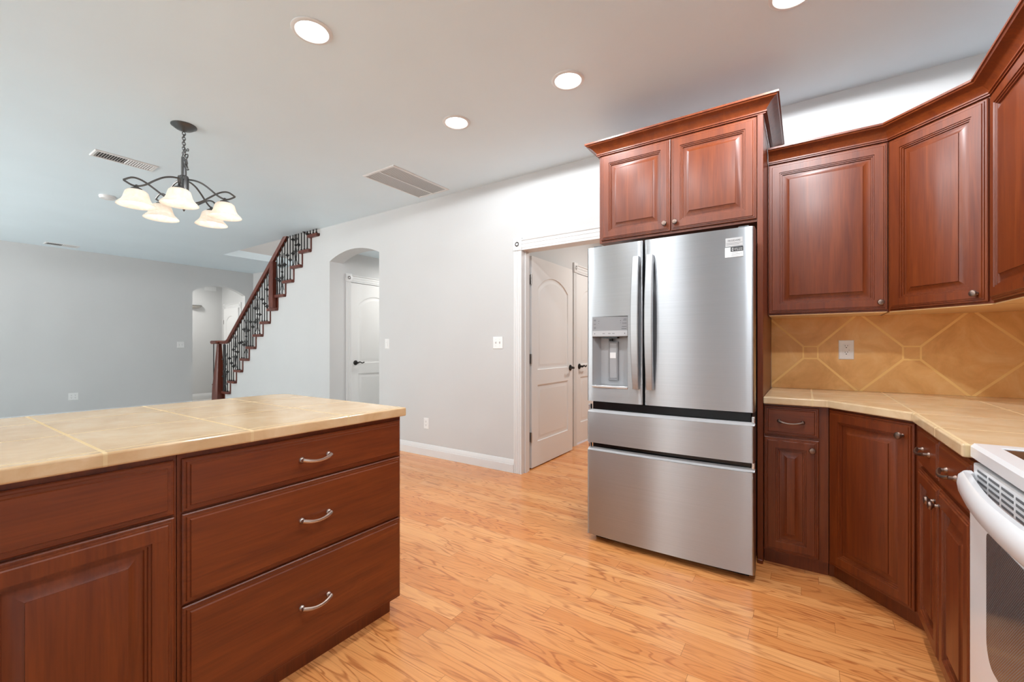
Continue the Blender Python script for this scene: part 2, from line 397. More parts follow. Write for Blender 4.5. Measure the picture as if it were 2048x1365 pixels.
# --- baseboards
BBP = [(0, 0), (.016, 0), (.016, .075), (.012, .08), (.012, .092), (.009, .098), (.009, .112), (.004, .122), (0, .124)]
struct(MB().sweep(BBP, [(AX1 + .002, WY), (PX0 - .088, WY)]).build('baseboard_back', 'trim'))
struct(MB().sweep(BBP, [(FX, BY), (FX, FA0 - .002)]).build('baseboard_left', 'trim'))
struct(MB().sweep(BBP, [(-11.4, 2.4), (-11.4, 4.6), (FX - .14, 4.6)]).build('baseboard_hall', 'trim'))
struct(MB().sweep(BBP, [(-5.43, WY), (AX0 - .002, WY)]).build('baseboard_stair', 'trim'))

# --- door casings, doors
def fluted(mb, a, b, z0, z1):   # upright fluted casing facing -y at y=0, sitting between x=a..b
    w = b - a; mb.prism([(a, 0), (a, -.014), (a + .012, -.014), (a + .018, -.009), (a + .024, -.014), (a + w * .42, -.014), (a + w * .46, -.009), (a + w * .54, -.009), (a + w * .58, -.014),
                         (b - .024, -.014), (b - .018, -.009), (b - .012, -.014), (b, -.014), (b, 0)], 'z', z0, z1)
def fluted_h(mb, x0, x1, z0, z1):
    h = z1 - z0; mb.prism([(0, z0), (-.014, z0), (-.014, z0 + .012), (-.009, z0 + .018), (-.014, z0 + .024), (-.014, z0 + h * .42), (-.009, z0 + h * .46), (-.009, z0 + h * .54), (-.014, z0 + h * .58),
                           (-.014, z1 - .024), (-.009, z1 - .018), (-.014, z1 - .012), (-.02, z1 - .01), (-.02, z1), (0, z1)], 'x', x0, x1)
def casing(name, loc, rotz, x0, x1, zt, cw=.085, jamb=0.0):
    e = bpy.data.objects.new(name, None); COL.objects.link(e); e.location = loc; e.rotation_euler.z = rotz; struct(e)
    m = MB(); fluted(m, x0 - cw, x0, 0, zt); fluted(m, x1, x1 + cw, 0, zt); m.build('side_casing', 'trim', e)
    m = MB(); fluted_h(m, x0, x1, zt, zt + .1); m.build('head_casing', 'trim', e)
    for xa in (x0 - cw - .004, x1 - .004):
        m = MB().rect(xa, xa + cw + .008, zt, zt + .115, [(0, 0), (0, .022), (.004, .024)])
        m.lathe([(.03, 0), (.03, .004), (.024, .004), (.021, 0), (.013, 0), (.010, .005), (.002, .006)], 20, 'y', (xa + cw / 2 + .004, -.024, zt + .057))
        m.v = m.v[:12] + [(p[0], -.048 - p[1], p[2]) for p in m.v[12:]]
        m.build('corner_block', 'trim', e)
    if jamb:
        bx(x0 - .02, x0, 0, jamb, 0, zt + .02).build('jamb', 'trim', e); bx(x1, x1 + .02, 0, jamb, 0, zt + .02).build('jamb', 'trim', e)
        bx(x0 - .02, x1 + .02, 0, jamb, zt, zt + .02).build('head_jamb', 'trim', e)
        bx(x0, x0 + .011, jamb * .35, jamb * .68, 0, zt).build('door_stop', 'trim', e)
    return e
def slab(w, h, t=.035, sw=.115):
    """two-panel arch-top moulded door, x 0..w, z 0..h, front at y=-t"""
    m = MB()
    x0, x1 = sw, w - sw; zb0, zb1 = .24, .80; zt0, zs, zc = .95, h - .30, h - .17
    PR = [(0, 0), (.006, .008), (.018, .010), (.026, .010), (.05, .003), (.054, .003)]
    for sgn, yf in ((1, -t), (-1, 0.0)):
        def q(p): m.add([(a, yf, b) for a, b in p], [tuple(range(len(p)))])
        q([(0, 0), (sw, 0), (sw, h), (0, h)]); q([(x1, 0), (w, 0), (w, h), (x1, h)])
        q([(x0, 0), (x1, 0), (x1, zb0), (x0, zb0)]); q([(x0, zb1), (x1, zb1), (x1, zt0), (x0, zt0)])
        ap = arch_pts(x0, x1, zs, zc, 14)
        for i in range(14): q([ap[i], ap[i + 1], (ap[i + 1][0], h), (ap[i][0], h)])
        m.loft([[(x0 + i, yf + sgn * d, zb0 + i), (x1 - i, yf + sgn * d, zb0 + i), (x1 - i, yf + sgn * d, zb1 - i), (x0 + i, yf + sgn * d, zb1 - i)] for i, d in PR])
        rings = []
        for i, d in PR:
            a2 = arch_pts(x0 + i, x1 - i, zs - i * .6, zc - i, 14)
            rings.append([(x0 + i, yf + sgn * d, zt0 + i), (x1 - i, yf + sgn * d, zt0 + i)] + [(p[0], yf + sgn * d, p[1]) for p in reversed(a2)])
        m.loft(rings)
    m.add([(0, -t, 0), (w, -t, 0), (w, 0, 0), (0, 0, 0), (0, -t, h), (w, -t, h), (w, 0, h), (0, 0, h)], [(0, 1, 2, 3), (4, 7, 6, 5), (0, 3, 7, 4), (1, 5, 6, 2)])
    return m
def lever(parent, x, z, y, dirx, s=-1):
    """round rose and wavy lever on a face at y, pointing dirx; s=-1 faces -y"""
    e = MB().lathe([(.033, 0), (.034, .006), (.027, .012), (.014, .014), (.012, .03), (.013, .05)], 20, 'y', (0, 0, 0))
    e.v = [(p[0], s * abs(p[1]), p[2]) for p in e.v]
    e.tube([(0, s * .045, 0), (dirx * .02, s * .048, .004), (dirx * .04, s * .048, .010), (dirx * .058, s * .048, .004), (dirx * .075, s * .048, -.005), (dirx * .092, s * .048, -.002), (dirx * .11, s * .046, .006), (dirx * .118, s * .044, .002)],
           [.011, .011, .009, .008, .0075, .008, .008, .005], 8)
    return e.build('lever_handle', 'dark', parent, (x, y, z))
casing('trim_1', (0, WY, 0), 0, PX0, PX1, PZ, .085, .13)
# pantry door, swung open into the pantry: local x runs along +Y from the hinge, visible face is local -y -> world +X
def door(name, loc, rotz, w, h, handles, hz=(), ms='door'):
    e = bpy.data.objects.new(name, None); COL.objects.link(e); e.location = loc; e.rotation_euler.z = rotz; struct(e)
    slab(w, h).build('door_slab', ms, e, smooth=30)
    for hx, hzz, d, s in handles: lever(e, hx, hzz, -.035 if s < 0 else 0, d, s)
    for z in hz:
        m = MB().box(-.003, .0, -.036, -.002, z - .045, z + .045).tube([(-.006, -.04, z - .047), (-.006, -.04, z + .047)], .006, 10)
        m.build('hinge', 'hinge', e)
    return e
d1 = door('door_1', (-2.232, 3.572, .012), R(91.2), .92, 2.06, [(.86, .94, -1, -1), (.86, .94, -1, 1)])
for z in (.30, 1.06, 1.83):   # hinge leaves between jamb and slab
    m = MB().box(-.0035, .0, -.036, -.004, z - .047, z + .047).tube([(-.020, -.040, z - .048), (-.020, -.040, z + .048)], .0065, 10).box(-.020, -.0035, -.040, -.036, z - .047, z + .047)
    m.build('hinge', 'hinge', d1)
casing('trim_2', (PWX, 0, 0), R(90), 4.76, 5.53, 2.08)
door('door_2', (PWX - .032, 4.765, .02), R(90), .76, 2.055, [(.075, .93, 1, -1)])
casing('trim_3', (HX, 0, 0), R(90), 3.73, 4.55, 2.09)
door('door_3', (HX - .032, 3.735, .01), R(90), .81, 2.075, [(.065, .955, 1, -1)])
casing('trim_4', (0, 4.6, 0), 0, -11.2, -10.5, 2.07, .075)
bx(-11.2, -10.5, 4.597, 4.6, 0, 2.07).build('door_opening', 'trim').hide_render = False
o = bpy.data.objects['door_opening']; o.name = 'trim_5'; struct(o)
door('door_4', (-11.195, 4.597, .01), 0, .69, 2.055, [(.62, .95, -1, -1)], (.3, 1.1, 1.75))

# ================================================================== staircase
S = thing('staircase', 'mahogany staircase with black iron scroll balusters rising along the white wall', 'staircase', (0, 0, 0))
def sx(k): return XN0 - RUN * k
def sz(k): return T0 - RISE * k
for k in range(14):
    x0 = sx(k); z = sz(k); x1 = x0 + .265 if k else OX1 - .01
    m = MB().prism([(x0 + .012, z - .04), (x0, z - .026), (x0, z - .008), (x0 + .008, z), (x1, z), (x1, z - .026), (x1 - .012, z - .04)], 'y', WY - .045, SWY - .06)
    m.build('tread', 'maho', S, smooth=30)
    zr = sz(k + 1) if k < 13 else 0
    MB().box(x0 + .03, x0 + .05, WY - .012, SWY - .06, zr, z - .04).build('riser', 'maho', S)
# newel: tapered octagonal post
def oct_ring(cx, cy, s, z, ch=.28):
    a = s; b = s * (1 - ch)
    return [(cx + p, cy + q, z) for p, q in ((a, b), (b, a), (-b, a), (-a, b), (-a, -b), (-b, -a), (b, -a), (a, -b))]
NX, NY = -8.44, WY - .03
MB().loft([oct_ring(NX, NY, s, z) for s, z in ((.090, 0), (.090, .35), (.084, .5), (.056, .85), (.034, 1.16), (.030, 1.24))], True, True).build('newel_post', 'maho', S, smooth=25)
MB().loft([oct_ring(NX, NY, s, z) for s, z in ((.05, 1.24), (.075, 1.25), (.085, 1.268), (.075, 1.286), (.03, 1.29))], True, True).build('newel_cap', 'maho', S, smooth=25)
RS = (2.724 - 1.272) / (8.096 - 6.339)
def rail_z(x): return max(1.262, 1.262 + RS * (x + 8.10))
def rail_pts(): return [(-8.72, WY - .03, 1.268), (-8.5, WY - .03, 1.268), (-8.16, WY - .03, 1.268), (-8.08, WY - .03, 1.30), (-6.3, WY - .03, rail_z(-6.3) + .01), (-5.6, WY - .03, rail_z(-5.6) + .01)]
m = MB(); rings = []
for x, y, z in rail_pts():
    rings.append([(x - a * .5, y + b, z + a) for a, b in ((-.03, -.02), (-.012, -.032), (.012, -.034), (.03, -.018), (.03, .018), (.012, .034), (-.012, .032), (-.03, .02))])
rings = rings
m.loft([[(p[0] if i > 2 else rail_pts()[i][0], p[1], p[2]) for p in r] for i, r in enumerate(rings)], True, True).build('handrail', 'maho', S, smooth=40)
xm = -6.62; zm = T0 - RISE * 5
MB().loft([oct_ring(xm, NY, s, z) for s, z in ((.052, zm), (.052, zm + .3), (.042, rail_z(xm) - .02))], True, True).build('newel_post', 'maho', S, smooth=25)
def scroll(m, x, y, z, sx_, sz_, sc=.055):
    pts = []
    for i in range(15):
        a = i / 14 * 1.5 * pi; r = sc * (1 - .055 * i)
        pts.append((x + sx_ * (sc * .95 - r * cos(a) * .75), y, z + sz_ * (r * sin(a) + i * .004)))
    m.tube(pts, .0055, 6)
def baluster(x, z0, z1, kind):
    m = MB().tube([(x, NY, z0), (x, NY, z1)], .0085, 6)
    if kind == 2:
        zc = (z0 + z1) / 2 - .02
        for a in (-1, 1):
            scroll(m, x, NY, zc + .035, a, 1); scroll(m, x, NY, zc - .035, a, -1)
            m.tube([(x, NY, zc), (x + a * .03, NY, zc + .12), (x + a * .018, NY, zc + .2), (x + a * .05, NY, zc + .27)], .005, 6)
            m.tube([(x, NY, zc), (x + a * .03, NY, zc - .12), (x + a * .018, NY, zc - .2), (x + a * .05, NY, zc - .27)], .005, 6)
        m.sphere((x, NY, zc), .017, 10, 6)
    else:
        hs = (.42, ) if kind == 0 else (.58,) if kind == 1 else (.32, .68)
        for h in hs:
            z = z0 + (z1 - z0) * h
            m.lathe([(.008, -.028), (.013, -.018), (.013, -.012), (.026, -.006), (.026, .006), (.013, .012), (.013, .018), (.008, .028)], 10, 'z', (x, NY, z))
        m.lathe([(.014, 0), (.014, .015), (.008, .022)], 8, 'z', (x, NY, z0))
    return m.build('baluster', 'iron', S)
seq = 0
for k in range(12, -1, -1):
    for j in range(3):
        x = sx(k) + .06 + j * RUN / 3
        if k == 5 and abs(x - xm) < .06: seq += 1; continue
        z1 = rail_z(x) - .03
        if z1 - sz(k) < .2: continue
        baluster(x, sz(k), z1, (3, 2, 0, 1, 0)[seq % 5] if k > 0 else 0); seq += 1
for x in (-8.66, -8.24): baluster(x, .0 if x < -8.4 else sz(12), 1.245, 0)

# ================================================================== cabinet parts
DOORP = [(0, 0), (0, .010), (.003, .0125), (.009, .0125), (.0105, .0165), (.0155, .0165), (.018, .02), (.054, .02), (.0555, .0155), (.061, .0155), (.0625, .010), (.068, .010), (.070, .003), (.074, .003), (.086, .0065), (.104, .0145), (.1045, .0185), (.109, .0195)]
DRAWP = [(0, 0), (0, .008), (.003, .0105), (.009, .0105), (.0105, .015), (.017, .015), (.0195, .02)]
def dfront(parent, x0, x1, z0, z1, name='door'):
    return MB().rect(x0, x1, z0, z1, DOORP if name == 'door' else DRAWP).build(name, 'cv' if name == 'door' else 'ch', parent, smooth=30)
def knob(parent, x, z, mat='bronze'):
    m = MB().lathe([(.008, 0), (.0085, .004), (.006, .007), (.0055, .013), (.009, .017), (.0145, .020), (.0158, .024), (.013, .029), (.006, .031)], 18, 'y')
    m.v = [(p[0], -abs(p[1]), p[2]) for p in m.v]
    return m.build('knob', mat, parent, (x, -.02, z))
def pull(parent, x, z, mat='bronze', L=.105):
    m = MB(); h = L / 2
    for s in (-1, 1):
        q = MB().lathe([(.0105, 0), (.010, .004), (.0065, .008), (.006, .018)], 14, 'y'); m.add([(p[0] + s * h, -abs(p[1]), p[2]) for p in q.v], q.f)
    pts = []; rr = []
    for i in range(17):
        u = i / 16 * 2 - 1
        pts.append((u * h * 1.06, -.016 - .012 * (1 - abs(u) ** 2.2), -.010 * (1 - u * u) + .002)); rr.append(.0046 + .0022 * (1 - abs(abs(u) - .75) * 1.3 if abs(u) > .3 else .35))
    m.tube(pts, rr, 8)
    return m.build('pull_handle', mat, parent, (x, -.02, z))
def local_poly(e, pts):
    mi = (Matrix.Translation(e.location) @ Matrix.Rotation(e.rotation_euler.z, 4, 'Z')).inverted()
    return [tuple((mi @ Vector((p[0], p[1], 0)))[:2]) for p in pts]
def cabinet(label, loc, rotz, poly, z0, z1, doors=(), drawers=(), toe=0, toepoly=None, name='base_cabinet', cat='cabinet', under=False, group=None, kmat='bronze', false_front=()):
    e = thing(name, label, cat, loc, rotz, group)
    b = MB().prism(local_poly(e, poly), 'z', z0, z1).build('cabinet_box', 'cv', e, smooth=0)
    if under:
        cx = sum(p[0] for p in poly) / len(poly); cy = sum(p[1] for p in poly) / len(poly)
        pp = [(cx + (p[0] - cx) * .985, cy + (p[1] - cy) * .985) for p in poly]
        MB().prism(local_poly(e, pp), 'z', z0 - .005, z0).build('underside_panel', 'maple', e, smooth=0)
    for (x0, x1, a, c_, kx, kz) in doors:
        d = dfront(e, x0, x1, a, c_)
        if kx is not None: knob(d, kx, kz, kmat)
    for (x0, x1, a, c_) in drawers:
        d = dfront(e, x0, x1, a, c_, 'drawer_front'); pull(d, (x0 + x1) / 2, (a + c_) / 2, 'nickel' if kmat == 'nickel' else 'bronze')
    for (x0, x1, a, c_) in false_front: dfront(e, x0, x1, a, c_, 'false_drawer_front')
    if toepoly: MB().prism(local_poly(e, toepoly), 'z', 0, z0).build('toe_kick', 'cv', e, smooth=0)
    return e
# ---------------- back run and corner
BF = 2.755; CF = .395
P1 = Vector((.098, BF)); P2 = Vector((CF, 2.425))
cabinet('narrow cherry base cabinet between refrigerator and diagonal corner cabinet', (-.193, BF, 0), 0,
        [(-.193, BF), (.095, BF), (.095, 3.39), (-.193, 3.39)], .075, .878,
        doors=[(.003, .247, .085, .700, .219, .652)], drawers=[(.003, .247, .713, .868)],
        toepoly=[(-.193, BF + .03), (.095, BF + .03), (.095, 3.0), (-.193, 3.0)])
a2 = math.atan2(P2.y - P1.y, P2.x - P1.x); L2 = (P2 - P1).length
nrm = Vector((-sin(a2), cos(a2)))
q1 = P1 + nrm * .03 + Vector((0, .012)); q2 = P2 + nrm * .03 + Vector((.012, 0))
cabinet('diagonal cherry corner base cabinet with one large raised-panel door', (P1.x, P1.y, 0), a2,
        [P1, P2, (.99, 2.425), (.99, 3.39), (.098, 3.39)], .075, .878,
        doors=[(.012, L2 - .022, .085, .868, L2 - .062, .812)],
        toepoly=[(.098, BF + .03), q1, q2, (CF + .03, 2.425), (.99, 2.425), (.99, 3.39), (.098, 3.39)])
RY1 = 1.713
wR = 2.423 - RY1; hR = wR / 2
cabinet('cherry base cabinet with paired doors and drawers beside the white range', (CF, 2.423, 0), -pi / 2,
        [(CF, 2.423), (.99, 2.423), (.99, RY1), (CF, RY1)], .075, .878,
        doors=[(.022, hR - .003, .085, .700, hR - .030, .645), (hR + .003, wR - .004, .085, .700, hR + .030, .645)],
        drawers=[(.022, hR - .003, .713, .868), (hR + .003, wR - .004, .713, .868)],
        toepoly=[(CF + .03, 2.423), (.99, 2.423), (.99, RY1), (CF + .03, RY1)])
ct = MB().prism([(-.194, 3.392), (-.194, 2.715), (.089, 2.715), (.36, 2.41), (.36, RY1), (.993, RY1), (.993, 3.392)], 'z', .880, .918)
tag(ct.build('countertop', 'tile_r', bevel=.006, seg=3, smooth=0), 'tan tiled countertop turning the corner beneath the wall cabinets', 'countertop')
tag(bx(-.194, .993, 3.383, 3.3945, .9185, 1.377).build('tile_backsplash', 'splash', smooth=0), 'amber stone tile backsplash laid in diagonal octagons with small square insets', 'backsplash')
tag(bx(.983, .9945, RY1, 3.382, .9185, 1.377).build('tile_backsplash', 'splash', smooth=0), 'amber stone tile backsplash along the right wall behind the corner counter', 'backsplash')
# ---------------- wall cabinets
UF = 3.08
cabinet('square cherry wall cabinet above the outlet, next to the tall end panel', (-.192, UF, 0), 0,
        [(-.192, UF), (.366, UF), (.366, 3.393), (-.192, 3.393)], 1.382, 2.32,
        doors=[(.004, .554, 1.392, 2.292, .524, 1.430)], name='wall_cabinet', under=True)
U1 = Vector((.368, UF)); U2 = Vector((.682, 2.766)); LU = (U2 - U1).length
cabinet('diagonal cherry corner wall cabinet with one narrow door', (U1.x, U1.y, 0), -pi / 4,
        [U1, U2, (.992, 2.766), (.992, 3.393), (.368, 3.393)], 1.382, 2.32,
        doors=[(.014, LU - .014, 1.392, 2.292, LU - .048, 1.430)], name='wall_cabinet', under=True)
cabinet('cherry wall cabinet on the right wall above the counter beside the range', (.682, 2.764, 0), -pi / 2,
        [(.682, 2.764), (.992, 2.764), (.992, 1.70), (.682, 1.70)], 1.382, 2.32,
        doors=[(.016, .530, 1.392, 2.292, .50, 1.43), (.534, 1.06, 1.392, 2.292, .56, 1.43)], name='wall_cabinet', under=True)
CR = [(0, 0), (.012, 0), (.012, .006), (.018, .008), (.018, .014), (.014, .016), (.018, .024), (.026, .032), (.036, .044), (.044, .050), (.056, .056), (.066, .060), (.070, .066), (.076, .068), (.076, .078), (0, .078)]
def crown(path, z, parent=None):
    return MB().sweep([(o_, z + h) for o_, h in CR], path).build('crown_moulding', 'cv', parent, smooth=30)
tag(crown([(-.19, UF - .001), (.3675, UF - .001), (.6805, 2.7655), (.6805, 1.70)], 2.300), 'dark cherry crown moulding running around the corner wall cabinets', 'crown moulding')
# ---------------- over the refrigerator
FB = 2.75
fc = cabinet('light-struck cherry cabinet with two doors above the refrigerator', (-1.153, FB, 0), 0,
        [(-1.153, FB), (-.226, FB), (-.226, 3.393), (-1.153, 3.393)], 1.885, 2.54,
        doors=[(.016, .463, 1.900, 2.462, .435, 1.945), (.468, .925, 1.900, 2.462, .497, 1.945)], name='refrigerator_cabinet')
cr = MB().sweep([(o_, 2.470 + h) for o_, h in CR], [(-1.1535, 3.393), (-1.1535, FB - .001), (-.195, FB - .001), (-.195, 3.393)])
cr.xf(Matrix.Translation((1.153, -FB, 0))).build('crown_moulding', 'cv', fc, smooth=30)
ep = thing('end_panel', 'tall cherry end panel standing right of the refrigerator', 'end panel', (-.224, 2.738, 0))
bx(0, .0285, 0, .652, .0, 2.4695).build('side_panel', 'cv', ep, bevel=.002)
bx(.0, .0285, -.012, 0, 0, .022).build('shoe_moulding', 'cv', ep, bevel=.004)
# ---------------- island
IF = -1.515
def icab(label, y0, wdt, **kw):
    return cabinet(label, (IF, y0, 0), pi / 2, [(IF, y0), (IF, y0 + wdt), (-2.46, y0 + wdt), (-2.46, y0)], .068, .878,
                   toepoly=[(IF - .032, y0), (IF - .032, y0 + wdt - (.03 if y0 > .4 else 0)), (-2.42, y0 + wdt - (.03 if y0 > .4 else 0)), (-2.42, y0)], kmat='nickel', **kw)
icab('cherry island cabinet with a stack of three wide drawers', .494, .836,
     drawers=[(.010, .826, .706, .862), (.010, .826, .434, .699), (.010, .826, .080, .427)])
icab('cherry island cabinet with false drawer above one door, left of the drawer stack', .085, .407,
     doors=[(.006, .400, .080, .699, None, None)], false_front=[(.006, .400, .706, .862)])
icab('cherry island cabinet with one door at the near end of the island', -.60, .683,
     doors=[(.006, .338, .080, .699, None, None), (.344, .677, .080, .699, None, None)], false_front=[(.006, .677, .706, .862)])
m = MB().prism([(-1.485, -.62), (-1.485, 1.342), (-2.46, 1.342), (-2.50, 1.32), (-2.52, 1.28), (-2.52, -.62)], 'z', .880, .918)
tag(m.build('island_countertop', 'tile_i', bevel=.006, seg=3, smooth=0), 'cream and tan tiled countertop on the kitchen island', 'countertop')
# ================================================================== refrigerator
FW = .906
fr = thing('refrigerator', 'stainless steel French-door refrigerator with water dispenser and two lower drawers', 'refrigerator', (-1.121, 2.475, 0))
def fy(x): u = (x - FW / 2) / (FW / 2); return -.014 * (1 - u * u)
def section(x0, x1, n=16, r=.012):
    pts = [(x0, .085)]
    for i in range(5): a = i / 4 * pi / 2; pts.append((x0 + r - r * cos(a), fy(x0) + r - r * sin(a)))
    for i in range(1, n): x = x0 + r + (x1 - x0 - 2 * r) * i / n; pts.append((x, fy(x)))
    for i in range(5): a = pi / 2 - i / 4 * pi / 2; pts.append((x1 - r + r * cos(a), fy(x1) + r - r * sin(a)))
    pts.append((x1, .085)); return pts
def fpanel(x0, x1, z0, z1, hole=None):
    m = MB(); s = section(x0, x1)
    if hole:   # snap two section points to the hole edges
        hx0, hx1, hz0, hz1 = hole
        for hx in (hx0, hx1):
            i = min(range(1, len(s) - 1), key=lambda k: abs(s[k][0] - hx)); s[i] = (hx, fy(hx))
    zs = [z0, z1] if not hole else [z0, hole[2], hole[3], z1]
    n = len(s); m.v = [(p[0], p[1], z) for z in zs for p in s]
    for r in range(len(zs) - 1):
        for i in range(n - 1):
            if hole and r == 1 and s[i][0] >= hx0 - 1e-6 and s[i + 1][0] <= hx1 + 1e-6 and s[i][1] < .05: continue
            m.f.append((r * n + i, r * n + i + 1, (r + 1) * n + i + 1, (r + 1) * n + i))
        m.f.append((r * n + n - 1, r * n, (r + 1) * n, (r + 1) * n + n - 1))
    m.f.append(tuple(range(n))); t = (len(zs) - 1) * n; m.f.append(tuple(t + i for i in range(n - 1, -1, -1)))
    return m
bx(.004, FW - .016, .095, .86, .05, 1.77).build('case', 'dgrey', fr, bevel=.004)
bx(.004, FW - .016, .0865, .0945, .035, 1.765).build('door_gasket', 'black', fr)
bx(.03, FW - .03, .07, .6, .0, .05).build('base_grille', 'black', fr)
GX = .354
HOLE = (.036, .262, .942, 1.372)
ld = fpanel(0, GX - .004, .858, 1.797, HOLE).build('left_door', 'steel', fr, smooth=30)
rd = fpanel(GX + .004, FW, .858, 1.797).build('right_door', 'steel', fr, smooth=30)
md = fpanel(0, FW, .604, .790).build('drawer_front', 'steel', fr, smooth=30)
bd = fpanel(0, FW, .040, .556).build('freezer_drawer_front', 'steel', fr, smooth=30)
for par, z in ((md, .790), (bd, .556)):
    # bright slanted lip along the top of each drawer
    m = MB(); n = 24; xs = [FW * i / n for i in range(n + 1)]
    a = [(x, fy(x) + (.008 if 0 < i < n else .014), z) for i, x in enumerate(xs)]; b_ = [(x, fy(x) + .034, z + .014) for x in xs]; c_ = [(x, fy(x) + .044, z + .014) for x in xs]; d_ = [(x, fy(x) + .044, z) for x in xs]
    m.loft([a, b_, c_, d_], False, False, False); m.f.append((0, n + 1, 2 * n + 2, 3 * n + 3)); m.f.append((n, 2 * n + 1, 3 * n + 2, 4 * n + 3))
    m.build('top_lip', 'lip', par, smooth=30)
    bx(.02, FW - .02, .046, .054, z, z + .058).build('grip_recess', 'black', par)
    for xa in (.0, FW - .014): bx(xa, xa + .014, .02, .05, z + .012, z + .045).build('end_bracket', 'steel_b', par, bevel=.003)
def fhandle(par, xc):
    z0, z1 = .948, 1.705; rings = []; n = 22
    for i in range(n + 1):
        s = i / n; z = z0 + (z1 - z0) * s; bow = sin(pi * s) ** .8 if 0 < s < 1 else 0
        yo = fy(xc) - .030 - .028 * bow; hw = .0175 + .0035 * bow
        dp = .031 if i in (0, 1, n - 1, n) else .024
        rings.append([(xc - hw, yo, z), (xc - hw + .004, yo - .003, z), (xc + hw - .004, yo - .003, z), (xc + hw, yo, z), (xc + hw, yo + dp, z), (xc - hw, yo + dp, z)])
    return MB().loft(rings, True, True).build('handle', 'steel2', par, smooth=30)
fhandle(ld, GX - .037); fhandle(rd, GX + .042)
# dispenser
dp = bx(HOLE[0] + .001, HOLE[1] - .001, fy(.15) + .002, .08, HOLE[3] - .122, HOLE[3] - .001).build('dispenser_panel', 'grey', ld, bevel=.002)
bx(HOLE[0] + .004, HOLE[1] - .004, fy(.15) + .0005, fy(.15) + .002, HOLE[3] - .118, HOLE[3] - .086).build('button_strip', 'lgrey', dp)
yy = fy(.15) + .0015
leg = [(.048, .013, z, .0022) for z in (1.352, 1.346, 1.326, 1.306, 1.299)] + [(x, .252 - x, z, .002) for z, x in ((1.352, .236), (1.346, .232), (1.328, .226), (1.308, .224), (1.296, .222))]
leg += [(x, .004, 1.343, .003) for x in (.078, .214)] + [(x, .003, 1.330, .002) for x in (.078, .214)] + [(x, .015, 1.268, .0025) for x in (.104, .140, .165)] + [(x, .004, 1.266, .006) for x in (.052, .240)]
for x, wd, z, h in leg: bx(x, x + wd, yy - (.0014 if z < 1.28 else .0004), yy + .001, z, z + h).build('legend', 'ink', dp, smooth=0)
cv = MB(); x0, x1, z0, z1 = HOLE[0] + .001, HOLE[1] - .001, HOLE[2] + .001, HOLE[3] - .122
yb = .062; yf_ = fy(.15) + .004
cv.add([(x0, yf_, z0), (x1, yf_, z0), (x1, yf_, z1), (x0, yf_, z1), (x0 + .03, yb, z0 + .01), (x1 - .012, yb, z0 + .01), (x1 - .012, yb, z1), (x0 + .03, yb, z1)],
       [(0, 1, 5, 4), (1, 2, 6, 5), (2, 3, 7, 6), (3, 0, 4, 7), (4, 5, 6, 7)])
cav = cv.build('dispenser_recess', 'mgrey', ld, smooth=0)
bx(x0, x1, yf_ - .010, .055, z0, z0 + .014).build('drip_tray', 'steel_b', cav, bevel=.003)
pm = MB().rect(.118, .180, .985, 1.222, [(0, 0), (0, .010), (.004, .014), (.008, .014), (.010, .010), (.014, .010)], yb)
pd = pm.build('dispenser_paddle', 'grey', cav)
bx(.128, .170, yb - .0125, yb - .0095, 1.0, 1.21).build('paddle_face', 'mgrey', pd); bx(.130, .167, yb - .0145, yb - .012, 1.12, 1.155).build('paddle_tab', 'lwhite', pd)
m = MB().box(.095, .185, .02, .058, z1 - .010, z1); m.lathe([(.012, -.016), (.014, -.004), (.014, 0)], 14, 'z', (.14, .04, z1 - .01)); m.build('water_spout', 'black', cav)
# labels on the right door
yl = fy(.80) - .0006
lb = bx(.776, .855, yl - .0006, yl + .003, 1.705, 1.748).build('name_label', 'label', rd)
text('FRIGIDAIRE', .0125, 'ink', lb, (.8155, yl - .0008, 1.730), (R(90), 0, 0), 'label_lettering', 'CENTER', sx=.92)
m = MB()
for z, a in ((1.721, .074), (1.714, .06)): m.box(.78, .78 + a, yl - .0009, yl, z, z + .0012)
m.build('fine_print', 'ink', lb, smooth=0)
sb = bx(.758, .857, yl - .0006, yl + .003, 1.650, 1.700).build('scan_sticker', 'lwhite', rd)
bx(.800, .857, yl - .0009, yl, 1.677, 1.700).build('black_block', 'lblack', sb)
MB().rect(.806, .813, 1.681, 1.696, [(0, 0), (0, .0014), (.0016, .0014), (.0016, .0002)], yl).build('phone_icon', 'lwhite', sb)
text('SIMPLY SCAN', .0072, 'lwhite', sb, (.817, yl - .0011, 1.6895), (R(90), 0, 0), 'sticker_lettering', sx=.86)
text('TO REGISTER', .0072, 'lwhite', sb, (.817, yl - .0011, 1.6815), (R(90), 0, 0), 'sticker_lettering', sx=.86)
m = MB()
for z, a in ((1.671, .03), (1.664, .048), (1.657, .04)): m.box(.804, .804 + a, yl - .0009, yl, z, z + .0012)
m.build('fine_print', 'ink', sb, smooth=0)
for xa in (.03, .83): bx(xa, xa + .05, .03, .13, 1.797, 1.812).build('hinge_cover', 'dgrey', fr, bevel=.004)

# ================================================================== range
RGW = .76
rg = thing('kitchen_range', 'white electric range with black glass cooktop and oven door handle', 'range', (.385, RY1 - .004, 0), -pi / 2)
bx(0, RGW, .03, .58, .03, .885).build('body', 'white', rg, bevel=.003)
for xa in (.03, RGW - .06): bx(xa, xa + .03, .06, .5, 0, .03).build('leg', 'dgrey', rg)
m = MB().rect(0, RGW, -.008, .58, [(0, 0), (0, .028), (.006, .038), (.045, .038), (.048, .034), (.052, .034)])
m.xf(Matrix.Rotation(R(-90), 4, 'X')).build('cooktop_rim', 'white', rg, (0, 0, .886), smooth=25)
